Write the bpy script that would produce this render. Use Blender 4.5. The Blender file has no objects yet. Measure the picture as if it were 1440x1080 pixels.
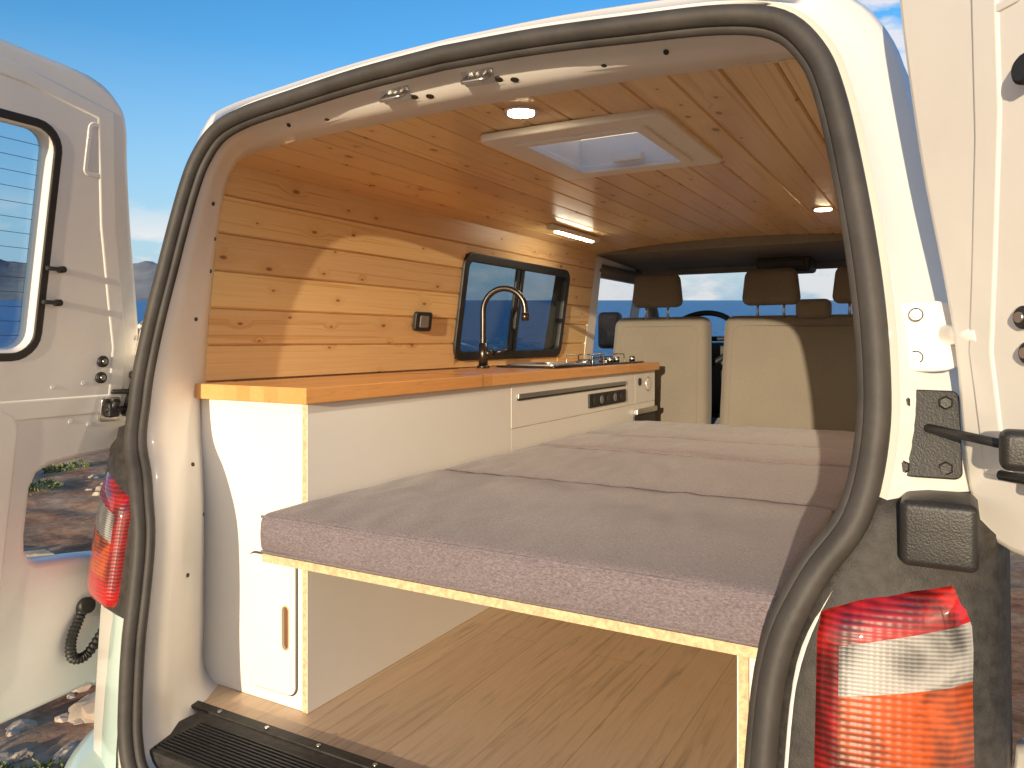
import bpy, bmesh, math, random
from mathutils import Vector, Matrix, noise
random.seed(4)
scn = bpy.context.scene
COL = scn.collection
# ------------------------------------------------------------------ frame
CAM = Vector((0.834, -1.10, 0.846))
YAW = math.radians(29.41)
RIGHT = Vector((math.cos(YAW), math.sin(YAW), 0))
FWD = Vector((-math.sin(YAW), math.cos(YAW), 0))
PITCH = math.radians(3.07)           # the van is parked nose-down on the slope
VAN = Matrix.Translation(CAM) @ Matrix.Rotation(-PITCH, 4, RIGHT) @ Matrix.Translation(-CAM)

def root(name, van=True):
    e = bpy.data.objects.new(name, None); COL.objects.link(e)
    e.empty_display_size = .1
    if van: e.matrix_world = VAN
    return e
def link(ob, parent):
    COL.objects.link(ob)
    if parent: ob.parent = parent
    return ob
# ------------------------------------------------------------------ materials
def newmat(name):
    m = bpy.data.materials.new(name); m.use_nodes = True
    nt = m.node_tree; b = nt.nodes['Principled BSDF']
    return m, nt, b
def N(nt, t, **kw):
    n = nt.nodes.new(t)
    for k, v in kw.items():
        if k in n.inputs: n.inputs[k].default_value = v
        else: setattr(n, k, v)
    return n
def L(nt, a, ao, b, bi): nt.links.new(a.outputs[ao], b.inputs[bi])
def ramp(nt, stops):
    r = nt.nodes.new('ShaderNodeValToRGB'); e = r.color_ramp.elements
    while len(e) < len(stops): e.new(.5)
    for i, (p, c) in enumerate(stops):
        e[i].position = p; e[i].color = (c[0], c[1], c[2], 1) if isinstance(c, tuple) else (c, c, c, 1)
    return r
def mat(name, col, rough=.5, metal=0., var=.08, scale=6, bump=0., bscale=150, coat=0., spec=.5, stretch=(1,1,1), col2=None):
    m, nt, b = newmat(name)
    b.inputs['Roughness'].default_value = rough; b.inputs['Metallic'].default_value = metal
    b.inputs['Coat Weight'].default_value = coat; b.inputs['Coat Roughness'].default_value = .08
    b.inputs['Specular IOR Level'].default_value = spec
    tc = N(nt, 'ShaderNodeTexCoord'); mp = N(nt, 'ShaderNodeMapping'); mp.inputs['Scale'].default_value = stretch
    L(nt, tc, 'Object', mp, 'Vector')
    n = N(nt, 'ShaderNodeTexNoise', Scale=scale, Detail=5., Roughness=.6); L(nt, mp, 0, n, 'Vector')
    c2 = col2 or tuple(max(0, c*(1-2*var)) for c in col)
    r = ramp(nt, [(.3, c2), (.62, col)]); L(nt, n, 'Fac', r, 'Fac'); L(nt, r, 'Color', b, 'Base Color')
    if bump:
        n2 = N(nt, 'ShaderNodeTexNoise', Scale=bscale, Detail=3.); L(nt, mp, 0, n2, 'Vector')
        bp = N(nt, 'ShaderNodeBump', Strength=bump, Distance=.002); L(nt, n2, 'Fac', bp, 'Height'); L(nt, bp, 0, b, 'Normal')
    return m
def math_(nt, op, a, b=None):
    n = nt.nodes.new('ShaderNodeMath'); n.operation = op
    for i, v in enumerate((a, b)):
        if v is None: continue
        if isinstance(v, (int, float)): n.inputs[i].default_value = v
        else: nt.links.new(v, n.inputs[i])
    return n.outputs[0]
def mix_(nt, fac, a, b, mode='MIX'):
    n = nt.nodes.new('ShaderNodeMix'); n.data_type = 'RGBA'; n.blend_type = mode
    for s, v in ((n.inputs[0], fac), (n.inputs[6], a), (n.inputs[7], b)):
        if isinstance(v, (int, float)): s.default_value = v
        elif isinstance(v, tuple): s.default_value = (*v, 1)
        else: nt.links.new(v, s)
    return n.outputs[2]
def pine(name, light, dark, knotc, rough=.38, gatev=.48):
    m, nt, b = newmat(name)
    tc = N(nt, 'ShaderNodeTexCoord'); sp = N(nt, 'ShaderNodeSeparateXYZ'); L(nt, tc, 'Object', sp, 0)
    g = N(nt, 'ShaderNodeNewGeometry'); rnd = g.outputs['Random Per Island']
    X, Y, Z = sp.outputs
    p = math_(nt, 'ADD', X, Z)
    pr = math_(nt, 'ADD', p, math_(nt, 'MULTIPLY', rnd, 7.3)); yr = math_(nt, 'ADD', Y, math_(nt, 'MULTIPLY', rnd, 31.7))
    cv = N(nt, 'ShaderNodeCombineXYZ'); nt.links.new(math_(nt, 'MULTIPLY', pr, 13.), cv.inputs[0]); nt.links.new(math_(nt, 'MULTIPLY', yr, 6.5), cv.inputs[1])
    vo = N(nt, 'ShaderNodeTexVoronoi', Scale=1.); vo.voronoi_dimensions = '2D'; L(nt, cv, 0, vo, 'Vector')
    gate = N(nt, 'ShaderNodeSeparateColor'); L(nt, vo, 'Color', gate, 0)
    on = math_(nt, 'GREATER_THAN', gate.outputs[0], gatev)
    big = math_(nt, 'ADD', math_(nt, 'MULTIPLY', gate.outputs[1], 1.6), .7)
    kd = math_(nt, 'MULTIPLY', vo.outputs['Distance'], big)
    kn = ramp(nt, [(.045, 1.), (.095, 0.)]); nt.links.new(kd, kn.inputs[0])
    halo = ramp(nt, [(.05, 1.), (.40, 0.)]); nt.links.new(kd, halo.inputs[0])
    knot = math_(nt, 'MULTIPLY', kn.outputs[0], on); hal = math_(nt, 'MULTIPLY', halo.outputs[0], on)
    gv = N(nt, 'ShaderNodeCombineXYZ')
    nt.links.new(math_(nt, 'ADD', math_(nt, 'MULTIPLY', pr, 60.), math_(nt, 'MULTIPLY', hal, 1.6)), gv.inputs[0])
    nt.links.new(math_(nt, 'MULTIPLY', yr, 1.1), gv.inputs[1])
    n1 = N(nt, 'ShaderNodeTexNoise', Scale=1., Detail=6., Roughness=.55, Distortion=.5); L(nt, gv, 0, n1, 'Vector')
    r1 = ramp(nt, [(.34, dark), (.46, light), (.56, tuple(.7*a+.3*c for a, c in zip(light, dark))), (.68, light)]); L(nt, n1, 'Fac', r1, 'Fac')
    c = mix_(nt, math_(nt, 'MULTIPLY', hal, .45), r1.outputs[0], dark)
    c = mix_(nt, math_(nt, 'MULTIPLY', knot, .9), c, knotc)
    v = math_(nt, 'ADD', math_(nt, 'MULTIPLY', rnd, .24), .82)
    hv = N(nt, 'ShaderNodeHueSaturation'); nt.links.new(c, hv.inputs['Color']); nt.links.new(v, hv.inputs['Value'])
    nt.links.new(math_(nt, 'ADD', math_(nt, 'MULTIPLY', rnd, .014), .493), hv.inputs['Hue'])
    L(nt, hv, 0, b, 'Base Color'); b.inputs['Roughness'].default_value = rough
    bp = N(nt, 'ShaderNodeBump', Strength=.25, Distance=.001); L(nt, n1, 'Fac', bp, 'Height'); L(nt, bp, 0, b, 'Normal')
    return m
def planks(name, cols, w, l, rough, grain=60., gap=.0, gapc=(.1,.05,.02), lo=.66):
    m, nt, b = newmat(name)
    tc = N(nt, 'ShaderNodeTexCoord'); sp = N(nt, 'ShaderNodeSeparateXYZ'); L(nt, tc, 'Object', sp, 0)
    cv = N(nt, 'ShaderNodeCombineXYZ')
    L(nt, sp, 1, cv, 0); L(nt, sp, 0, cv, 1)
    br = N(nt, 'ShaderNodeTexBrick'); L(nt, cv, 0, br, 'Vector')
    for k, v in (('Color1', (*cols[0], 1)), ('Color2', (*cols[1], 1)), ('Mortar', (*gapc, 1)), ('Scale', 1.), ('Mortar Size', gap), ('Mortar Smooth', 0.), ('Brick Width', l), ('Row Height', w)):
        br.inputs[k].default_value = v
    br.offset = .37
    mp = N(nt, 'ShaderNodeMapping'); mp.inputs['Scale'].default_value = (grain, grain/18, grain); L(nt, tc, 'Object', mp, 0)
    n = N(nt, 'ShaderNodeTexNoise', Scale=1., Detail=7., Roughness=.65, Distortion=1.6); L(nt, mp, 0, n, 'Vector')
    r = ramp(nt, [(.3, lo), (.5, 1.), (.7, .86)]); L(nt, n, 'Fac', r, 'Fac')
    nt.links.new(mix_(nt, 1., br.outputs['Color'], r.outputs['Color'], 'MULTIPLY'), b.inputs['Base Color'])
    b.inputs['Roughness'].default_value = rough
    bp = N(nt, 'ShaderNodeBump', Strength=.15, Distance=.001); L(nt, n, 'Fac', bp, 'Height'); L(nt, bp, 0, b, 'Normal')
    return m
def glass(name, tint, refl=.8):
    m, nt, b = newmat(name)
    out = nt.nodes['Material Output']
    t = N(nt, 'ShaderNodeBsdfTransparent'); t.inputs[0].default_value = (*tint, 1)
    g = N(nt, 'ShaderNodeBsdfGlossy', Roughness=.01)
    f = N(nt, 'ShaderNodeLayerWeight', Blend=.5)
    p = math_(nt, 'ADD', math_(nt, 'MULTIPLY', math_(nt, 'POWER', f.outputs['Facing'], 4.5), refl), .05)
    mx = N(nt, 'ShaderNodeMixShader'); nt.links.new(p, mx.inputs[0])
    L(nt, t, 0, mx, 1); L(nt, g, 0, mx, 2); L(nt, mx, 0, out, 'Surface')
    return m
def emit(name, col, s):
    m, nt, b = newmat(name)
    b.inputs['Emission Color'].default_value = (*col, 1); b.inputs['Emission Strength'].default_value = s
    b.inputs['Base Color'].default_value = (*col, 1)
    return m
def lens(name, col, ribs=260.):
    m, nt, b = newmat(name)
    tc = N(nt, 'ShaderNodeTexCoord')
    w = N(nt, 'ShaderNodeTexWave', Scale=ribs/6.28); w.bands_direction = 'Z'; L(nt, tc, 'Object', w, 'Vector')
    w2 = N(nt, 'ShaderNodeTexWave', Scale=ribs/9.); w2.bands_direction = 'X'; L(nt, tc, 'Object', w2, 'Vector')
    s = math_(nt, 'ADD', w.outputs['Fac'], math_(nt, 'MULTIPLY', w2.outputs['Fac'], .6))
    bp = N(nt, 'ShaderNodeBump', Strength=.25, Distance=.002); nt.links.new(s, bp.inputs['Height']); L(nt, bp, 0, b, 'Normal')
    n = N(nt, 'ShaderNodeTexNoise', Scale=11., Detail=3., Distortion=1.); L(nt, tc, 'Object', n, 'Vector')
    f = math_(nt, 'ADD', n.outputs['Fac'], math_(nt, 'MULTIPLY', math_(nt, 'SUBTRACT', w.outputs['Fac'], .5), .14))
    r = ramp(nt, [(.36, tuple(c*.15 for c in col)), (.5, tuple(c*.5 for c in col)), (.66, col)]); nt.links.new(f, r.inputs[0])
    L(nt, r, 'Color', b, 'Base Color')
    b.inputs['Roughness'].default_value = .4; b.inputs['Coat Weight'].default_value = 1.; b.inputs['Coat Roughness'].default_value = .03
    return m

PAINT = mat('white_van_paint', (.84,.81,.75), .3, var=.035, scale=3, bump=.04, bscale=60, coat=.5)
PAINT_IN = mat('white_inner_paint', (.87,.835,.765), .38, var=.035, scale=5, bump=.06, bscale=40, coat=.3)
MINT = mat('mint_van_paint', (.60,.76,.70), .28, var=.03, scale=3, coat=.8)
SEAL = mat('seal_rubber', (.06,.053,.047), .6, var=.2, scale=12, bump=.3, bscale=90)
BLACK = mat('black_plastic', (.022,.021,.02), .45, var=.2, scale=15, bump=.3, bscale=400)
DUSTY = mat('dusty_black_plastic', (.045,.04,.035), .6, var=.3, scale=60, bump=.4, bscale=500)
LAM = mat('white_laminate', (.88,.855,.80), .35, var=.015, scale=3, bump=.02, bscale=300)
PLY = mat('plywood_edge', (.80,.60,.35), .6, var=.2, scale=30, stretch=(4,.3,4))
PINE_W = pine('pine_wall', (.92,.65,.32), (.74,.43,.16), (.27,.12,.045))
PINE_C = pine('pine_ceiling', (.92,.66,.35), (.76,.46,.19), (.30,.13,.05), .28, .44)
TOP = planks('butcher_block', ((.88,.45,.16), (.75,.34,.105)), .045, .6, .3, 70, lo=.75)
FLOOR = planks('oak_vinyl', ((.78,.58,.38), (.73,.53,.34)), .17, 1.3, .42, 30, gap=.0010, gapc=(.5,.34,.2), lo=.58)
STEEL = mat('brushed_steel', (.62,.60,.57), .3, 1., var=.05, scale=40)
GUN = mat('gunmetal', (.10,.09,.08), .28, .9, var=.1)
ALU = mat('aluminium', (.55,.54,.52), .35, 1., var=.05)
def fabric(name, a, b_, sc=420., lo=.40, hi=.60, bump=.4):
    m, nt, b = newmat(name)
    tc = N(nt, 'ShaderNodeTexCoord')
    outs = []
    for s in ((1, .2, 1), (.2, 1, .5)):
        mp = N(nt, 'ShaderNodeMapping'); mp.inputs['Scale'].default_value = s; L(nt, tc, 'Object', mp, 0)
        n = N(nt, 'ShaderNodeTexNoise', Scale=sc, Detail=2., Roughness=.6); L(nt, mp, 0, n, 'Vector'); outs.append(n.outputs['Fac'])
    big = N(nt, 'ShaderNodeTexNoise', Scale=4., Detail=4.); L(nt, tc, 'Object', big, 'Vector')
    s = math_(nt, 'MULTIPLY', math_(nt, 'ADD', outs[0], outs[1]), .5)
    r = ramp(nt, [(lo, a), (hi, b_)]); nt.links.new(s, r.inputs[0])
    rb = ramp(nt, [(.3, .9), (.7, 1.)]); L(nt, big, 'Fac', rb, 'Fac')
    nt.links.new(mix_(nt, 1., r.outputs[0], rb.outputs[0], 'MULTIPLY'), b.inputs['Base Color'])
    b.inputs['Roughness'].default_value = .95; b.inputs['Specular IOR Level'].default_value = .1
    b.inputs['Sheen Weight'].default_value = .2
    bp = N(nt, 'ShaderNodeBump', Strength=bump, Distance=.0006); nt.links.new(s, bp.inputs['Height']); L(nt, bp, 0, b, 'Normal')
    return m
FAB = fabric('heather_fabric', (.135,.108,.115), (.31,.262,.272), 800., .37, .63, .3)
SEATF = fabric('beige_seat_fabric', (.175,.155,.125), (.225,.20,.165), 900., bump=.2)
GREY = mat('cab_grey', (.24,.22,.195), .7, var=.1, bump=.2, bscale=300)
DARK = mat('dash_dark', (.05,.048,.045), .6, var=.1, bump=.2, bscale=300)
GL_T = glass('tinted_glass', (.50,.58,.63), .9)
GL_C = glass('clear_glass', (.92,.95,.96), .5)
GL_D = glass('door_glass', (.76,.87,.93), .8)
HOB = mat('black_glass', (.01,.01,.011), .05, var=.1)
LAMP = emit('lamp_warm', (1,.82,.5), 60.)
LAMPW = emit('lamp_white', (1,.88,.66), 60.)
WPL = mat('white_plastic', (.86,.84,.80), .4, var=.02)
TYRE = mat('tyre_rubber', (.03,.03,.03), .8, bump=.3)
RED = lens('red_lens', (.52,.012,.010)); ORG = lens('orange_lens', (.55,.085,.010)); CLR = lens('clear_lens', (.46,.44,.41), 420.)

# ------------------------------------------------------------------ mesh helpers
def mesh(name, vs, fs, m, parent, smooth=False, mi=None):
    me = bpy.data.meshes.new(name); me.from_pydata([tuple(v) for v in vs], [], fs)
    for mm in (m if isinstance(m, list) else [m]): me.materials.append(mm)
    if mi:
        for p, i in zip(me.polygons, mi): p.material_index = i
    if smooth:
        for p in me.polygons: p.use_smooth = True
    bm = bmesh.new(); bm.from_mesh(me); bmesh.ops.recalc_face_normals(bm, faces=bm.faces); bm.to_mesh(me); bm.free()
    return link(bpy.data.objects.new(name, me), parent)
def boxes(name, bl, m, parent, bev=.002, seg=2):
    bm = bmesh.new()
    for (x0,x1,y0,y1,z0,z1) in bl:
        r = bmesh.ops.create_cube(bm, size=1.)
        bmesh.ops.transform(bm, matrix=Matrix.Translation(((x0+x1)/2,(y0+y1)/2,(z0+z1)/2)) @ Matrix.Diagonal((abs(x1-x0),abs(y1-y0),abs(z1-z0),1)), verts=r['verts'])
    if bev: bmesh.ops.bevel(bm, geom=bm.edges[:], offset=bev, segments=seg, profile=.6, affect='EDGES')
    me = bpy.data.meshes.new(name); bm.to_mesh(me); bm.free(); me.materials.append(m)
    return link(bpy.data.objects.new(name, me), parent)
def box(name, x0,x1,y0,y1,z0,z1, m, parent, bev=.002, seg=2): return boxes(name, [(x0,x1,y0,y1,z0,z1)], m, parent, bev, seg)
def prism(name, quad8, m, parent):
    return mesh(name, quad8, [(0,1,2,3),(4,5,6,7),(0,1,5,4),(1,2,6,5),(2,3,7,6),(3,0,4,7)], m, parent)
def cyl(name, p0, p1, r, m, parent, r2=None, seg=24, bev=0):
    p0, p1 = Vector(p0), Vector(p1); d = p1-p0
    bm = bmesh.new(); bmesh.ops.create_cone(bm, cap_ends=True, segments=seg, radius1=r, radius2=r if r2 is None else r2, depth=d.length)
    if bev: bmesh.ops.bevel(bm, geom=[e for e in bm.edges if len(e.link_faces)==2 and any(len(f.verts)>4 for f in e.link_faces)], offset=bev, segments=2, affect='EDGES')
    bmesh.ops.transform(bm, matrix=Matrix.Translation((p0+p1)/2) @ d.to_track_quat('Z','Y').to_matrix().to_4x4(), verts=bm.verts)
    for f in bm.faces: f.smooth = len(f.verts) == 4
    me = bpy.data.meshes.new(name); bm.to_mesh(me); bm.free(); me.materials.append(m)
    return link(bpy.data.objects.new(name, me), parent)
def tube(name, pts, r, m, parent, cyclic=False, radii=None, res=6, smooth=True):
    c = bpy.data.curves.new(name, 'CURVE'); c.dimensions = '3D'; c.bevel_depth = r; c.bevel_resolution = res; c.use_fill_caps = True
    s = c.splines.new('POLY'); s.points.add(len(pts)-1)
    for i, p in enumerate(pts):
        s.points[i].co = (*p, 1)
        if radii: s.points[i].radius = radii[i]
    s.use_cyclic_u = cyclic; s.use_smooth = smooth
    c.materials.append(m)
    return link(bpy.data.objects.new(name, c), parent)
def cat(pts, n=6, cyclic=False):
    P = [Vector(p) for p in pts]; out = []; K = len(P)
    rng = range(K if cyclic else K-1)
    for i in rng:
        if cyclic: a,b,c,d = P[i-1],P[i],P[(i+1)%K],P[(i+2)%K]
        else: a,b,c,d = P[max(i-1,0)],P[i],P[i+1],P[min(i+2,K-1)]
        for j in range(n):
            t = j/n
            out.append(.5*((2*b)+(c-a)*t+(2*a-5*b+4*c-d)*t*t+(3*b-a-3*c+d)*t**3))
    if not cyclic: out.append(P[-1])
    return out
def rr(x0,x1,y0,y1,r,n=6):
    o = []
    for cx,cy,a in ((x1-r,y1-r,0),(x0+r,y1-r,90),(x0+r,y0+r,180),(x1-r,y0+r,270)):
        for i in range(n+1):
            t = math.radians(a+90*i/n); o.append((cx+r*math.cos(t), cy+r*math.sin(t)))
    return o
def plate(name, loops, th, m, parent, origin, ux, uy, bev=.0):
    c = bpy.data.curves.new(name, 'CURVE'); c.dimensions = '2D'; c.fill_mode = 'BOTH'; c.extrude = max(th/2-bev, .0001); c.bevel_depth = bev; c.bevel_resolution = 3
    for lp in loops:
        s = c.splines.new('POLY'); s.points.add(len(lp)-1)
        for i, p in enumerate(lp): s.points[i].co = (p[0], p[1], 0, 1)
        s.use_cyclic_u = True
    c.materials.append(m); ob = link(bpy.data.objects.new(name, c), parent)
    ux = Vector(ux).normalized(); uy = Vector(uy).normalized(); uz = ux.cross(uy)
    mt = Matrix((ux, uy, uz)).transposed().to_4x4(); mt.translation = Vector(origin)
    ob.matrix_local = mt
    return ob
def cuts(a, b, r, n):
    q = [0, .12, .3, .55, .8, 1]
    return [a+r*t for t in q] + [a+r+(b-a-2*r)*i/n for i in range(1, n)] + [b-r*t for t in reversed(q)]
def rbox(name, x0,x1,y0,y1,z0,z1, r, m, parent, n=(8,8,3), fn=None):
    cs = [cuts(x0,x1,r,n[0]), cuts(y0,y1,r,n[1]), cuts(z0,z1,r,n[2])]
    idx = {}; vs = []; fs = []
    def V(i,j,k):
        if (i,j,k) not in idx:
            p = Vector((cs[0][i],cs[1][j],cs[2][k]))
            c = Vector((min(max(p.x,x0+r),x1-r),min(max(p.y,y0+r),y1-r),min(max(p.z,z0+r),z1-r)))
            d = p-c
            if d.length > 1e-9: p = c+d.normalized()*r
            if fn: p = fn(p)
            idx[(i,j,k)] = len(vs); vs.append(p)
        return idx[(i,j,k)]
    A,B,C = (len(c)-1 for c in cs)
    for i in range(A):
        for j in range(B):
            for k in (0, C): fs.append((V(i,j,k),V(i+1,j,k),V(i+1,j+1,k),V(i,j+1,k)))
    for i in range(A):
        for k in range(C):
            for j in (0, B): fs.append((V(i,j,k),V(i+1,j,k),V(i+1,j,k+1),V(i,j,k+1)))
    for j in range(B):
        for k in range(C):
            for i in (0, A): fs.append((V(i,j,k),V(i,j+1,k),V(i,j+1,k+1),V(i,j,k+1)))
    return mesh(name, vs, fs, m, parent, True)

# ================================================================== VAN
van = root('camper_van')
def lean(z):
    K = [(-.3,-.13),(0,-.12),(.25,-.10),(.5,-.06),(.7,-.005),(1.0,.05),(1.39,.11),(1.6,.13)]
    for (a,ya),(b,yb) in zip(K, K[1:]):
        if z <= b: return ya+(yb-ya)*max(0,(z-a))/(b-a)
    return .13
def pcurve(x): return .33*max(0,abs(x)-.66)     # the rear face curves forward at its sides
Sk = [(0,-.06),(.40,-.06),(.56,-.05),(.615,.02),(.63,.15),(.632,.30),(.645,.44),(.685,.54),(.735,.62),(.755,.72),(.755,.82),(.743,.94),(.720,1.08),(.694,1.20),(.667,1.27),(.617,1.325),(.53,1.352),(.38,1.368),(.2,1.383),(0,1.39)]
Ok = [(0,-.24),(.45,-.24),(.72,-.23),(.85,-.14),(.875,.10),(.882,.28),(.888,.42),(.888,.53),(.886,.62),(.88,.72),(.87,.82),(.85,.94),(.825,1.08),(.80,1.20),(.775,1.29),(.72,1.365),(.62,1.405),(.43,1.425),(.22,1.44),(0,1.445)]
Fk = [(0,-.006),(.45,-.006),(.69,-.006),(.80,.03),(.805,.15),(.805,.30),(.805,.44),(.805,.54),(.805,.62),(.805,.72),(.80,.82),(.785,.94),(.765,1.08),(.745,1.19),(.725,1.25),(.68,1.295),(.58,1.308),(.4,1.318),(.2,1.322),(0,1.325)]
def ring(keys, yf):
    c = cat([(x,z,0) for x,z in keys], 5)
    h = [Vector((p.x, yf(p.y)+0, p.y)) for p in c]
    return h + [Vector((-p.x,p.y,p.z)) for p in reversed(h[1:-1])]
def ringc(keys, yf):
    r = ring(keys, yf)
    return [Vector((p.x, p.y+pcurve(p.x), p.z)) for p in r]
def mixk(a, b, t): return [(p[0]*(1-t)+q[0]*t, p[1]*(1-t)+q[1]*t) for p,q in zip(a,b)]
def scalek(a, s):
    out = []
    for i,(x,z) in enumerate(a):
        p = a[max(i-1,0)]; q = a[min(i+1,len(a)-1)]
        d = Vector((q[0]-p[0], q[1]-p[1])).normalized(); n = Vector((-d.y, d.x))
        out.append((x+n.x*s if 0 < i < len(a)-1 else x, z+n.y*s))
    return out
rings = [ringc(scalek(Ok,.026), lambda z: lean(z)+.17), ringc(scalek(Ok,.010), lambda z: lean(z)+.06), ringc(scalek(Ok,.008), lambda z: lean(z)+.032), ringc(scalek(Ok,.018), lambda z: lean(z)+.014), ringc(scalek(Ok,.05), lambda z: lean(z)+.004),
         ring(scalek(Sk,-.026), lambda z: lean(z)+.002), ring(scalek(Sk,-.016), lambda z: lean(z)+.010), ring(Sk, lambda z: lean(z)+.014), ring(scalek(Sk,.014), lambda z: lean(z)+.024),
         ring(mixk(scalek(Sk,.014),Fk,.12), lambda z: lean(z)*.8+.075), ring(mixk(scalek(Sk,.014),Fk,.45), lambda z: lean(z)*.5+.12), ring(mixk(scalek(Sk,.014),Fk,.55), lambda z: lean(z)*.3+.165), ring(Fk, lambda z: .225), ring(scalek(Fk,-.03), lambda z: .235)]
def loft(name, R, m, parent, smooth=True, closed=True):
    n = len(R[0]); vs = [v for r in R for v in r]; fs = []
    for a in range(len(R)-1):
        for i in range(n if closed else n-1):
            j = (i+1)%n; fs.append((a*n+i,a*n+j,(a+1)*n+j,(a+1)*n+i))
    return mesh(name, vs, fs, m, parent, smooth)
loft('rear_pillar_frame', rings[:6], PAINT, van)
loft('inner_flange', rings[5:], PAINT_IN, van)
tube('door_seal', ring(Sk, lambda z: lean(z)-.003), .0165, SEAL, van, cyclic=True)
tube('door_seal_lip', ring(scalek(Sk,.016), lambda z: lean(z)+.010), .010, SEAL, van, cyclic=True)
def surf(a, x=None, z=None, side=1):
    """point and outward normal on the flange, a = ring index"""
    a+=1
    k = int(a); f = a-k; A, B = rings[k], rings[min(k+1,len(rings)-1)]
    P = [p*(1-f)+q*f for p,q in zip(A,B)]; n=len(P)
    best=None
    for i in range(n):
        p,q = P[i],P[(i+1)%n]
        if x is not None:
            if p.z<1.15 or (p.x-x)*(q.x-x)>0 or p.x==q.x: continue
            t=(x-p.x)/(q.x-p.x)
        else:
            if p.x*side<.3 or (p.z-z)*(q.z-z)>0 or p.z==q.z: continue
            t=(z-p.z)/(q.z-p.z)
        best=(i,t); break
    i,t=best; j=(i+1)%n
    pt=P[i].lerp(P[j],t); e1=P[j]-P[i]; e2=B[i]-A[i]
    nn_=e1.cross(e2).normalized()
    c=Vector((0,.15,.7))
    if nn_.dot(c-pt)<0: nn_=-nn_
    return pt,nn_,e1.normalized()
Pk = [(.84,-.26),(.90,.0),(.912,.30),(.908,.55),(.885,.76),(.808,1.19),(.772,1.29),(.705,1.37),(.60,1.41),(.30,1.43),(.26,1.432),(.06,1.438),(0,1.44)]
full = [(-x,z) for x,z in Pk] + list(reversed(Pk[:-1]))
ys = [.19,.24,.50,.87,1.34,2.25,2.62,3.33,3.45,3.95]
def shell():
    vs=[];fs=[];n=len(full)
    for a,y in enumerate(ys):
        for x,z in full:
            k = .975 if a==0 else (1 if y<3.4 else (.985 if y<3.9 else .93)); vs.append((x*k, y if z>.5 or a>0 else y-.16, z))
    for a in range(len(ys)-1):
        ym=(ys[a]+ys[a+1])/2
        for i in range(n-1):
            z0,z1 = full[i][1],full[i+1][1]; xm=(full[i][0]+full[i+1][0])/2
            win = min(z0,z1)>.7 and max(z0,z1)<1.2
            if win and xm<0 and 1.34<ym<2.25: continue
            if win and 2.62<ym<3.33: continue
            if ym>3.45 and max(z0,z1)>.8: continue
            if 3.33<ym<3.45 and max(z0,z1)>1.2: continue
            if .5<ym<.87 and -.06<=xm<=.26: continue
            fs.append((a*n+i,a*n+i+1,(a+1)*n+i+1,(a+1)*n+i))
    return mesh('body_shell', vs, fs, PAINT, van, False)
shell()
prism('bonnet', [(-.85,3.95,.76),(.85,3.95,.76),(.74,4.45,.5),(-.74,4.45,.5),(-.85,3.95,-.2),(.85,3.95,-.2),(.8,4.5,-.2),(-.8,4.5,-.2)], PAINT, van)
mesh('windscreen_glass', [(-.74,3.30,1.27),(.74,3.30,1.27),(.84,3.93,.79),(-.84,3.93,.79)], [(0,1,2,3)], GL_C, van)
for s in (-1,1):
    tube('a_pillar', [(s*.75,3.28,1.29),(s*.79,3.6,1.04),(s*.85,3.96,.77)], .035, GREY, van)
for i,(x,y) in enumerate(((-.80,.85),(.80,.85),(-.80,3.55),(.80,3.55))):
    cyl('tyre_%d'%i, (x-.11,y,-.22), (x+.11,y,-.22), .31, TYRE, van, seg=48, bev=.03)
    cyl('rim_%d'%i, (x-.115,y,-.22), (x+.115,y,-.22), .19, ALU, van, seg=32)
box('chassis', -.82,.82,.1,3.9,-.2,-.03, BLACK, van)
box('floor', -.80,.80,.10,2.55,-.025,0, FLOOR, van, .001)
box('cab_floor', -.80,.80,2.55,3.9,-.03,-.01, DARK, van, .001)
box('sill_plate', -.65,.65,-.085,.098,-.03,.003, DUSTY, van, .004)
boxes('sill_ribs', [(-.60,.60,-.072+i*.0095,-.068+i*.0095,.002,.0055) for i in range(13)], BLACK, van, .001, 1)
box('sill_trim', -.70,.70,.082,.108,.0,.0065, DUSTY, van, .002)
for i in range(9): cyl('sill_screw_%d'%i, (-.6+i*.15,.094,.006), (-.6+i*.15,.094,.009), .005, STEEL, van, seg=12)
def bump():
    prof = [(-.115,-.06),(-.17,-.065),(-.21,-.08),(-.235,-.13),(-.24,-.22),(-.22,-.32),(-.12,-.34)]
    vs=[];fs=[]; path = []
    for i in range(61):
        t = -1+2*i/60; x = .93*math.sin(t*math.pi/2)/1.0
        dy = .20*max(0,(abs(x)-.62)/.31)**2.2
        path.append((x, dy))
    path = [(-.935,.55)] + path + [(.935,.55)]
    for x,dy in path:
        for y,z in prof: vs.append((x, y+dy, z))
    n=len(prof)
    for a in range(len(path)-1):
        for i in range(n-1): fs.append((a*n+i,a*n+i+1,(a+1)*n+i+1,(a+1)*n+i))
    return mesh('rear_bumper', vs, fs, MINT, van, True)
bump()
def corner(s):
    P=[(.66,.004),(.70,.0),(.76,.004),(.82,.02),(.862,.045),(.892,.085),(.908,.14),(.918,.26),(.92,.6)]
    Z=[-.08,0,.1,.2,.262]
    vs=[];fs=[];n=len(P)
    for z in Z:
        for x,y in P: vs.append((s*x, lean(z)+y+.33*max(0,x-.66)*(x<.9)+(.08 if x>=.9 else 0), z))
    for a in range(len(Z)-1):
        for i in range(n-1): fs.append((a*n+i,a*n+i+1,(a+1)*n+i+1,(a+1)*n+i))
    mesh('lower_corner_'+('left' if s<0 else 'right'), vs, fs, MINT, van, True)
corner(-1); corner(1)
def sealx(z):
    for (x0,z0),(x1,z1) in zip(Sk[3:],Sk[4:]):
        if z<=z1: return x0+(x1-x0)*max(0,z-z0)/(z1-z0)
    return .7
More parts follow.
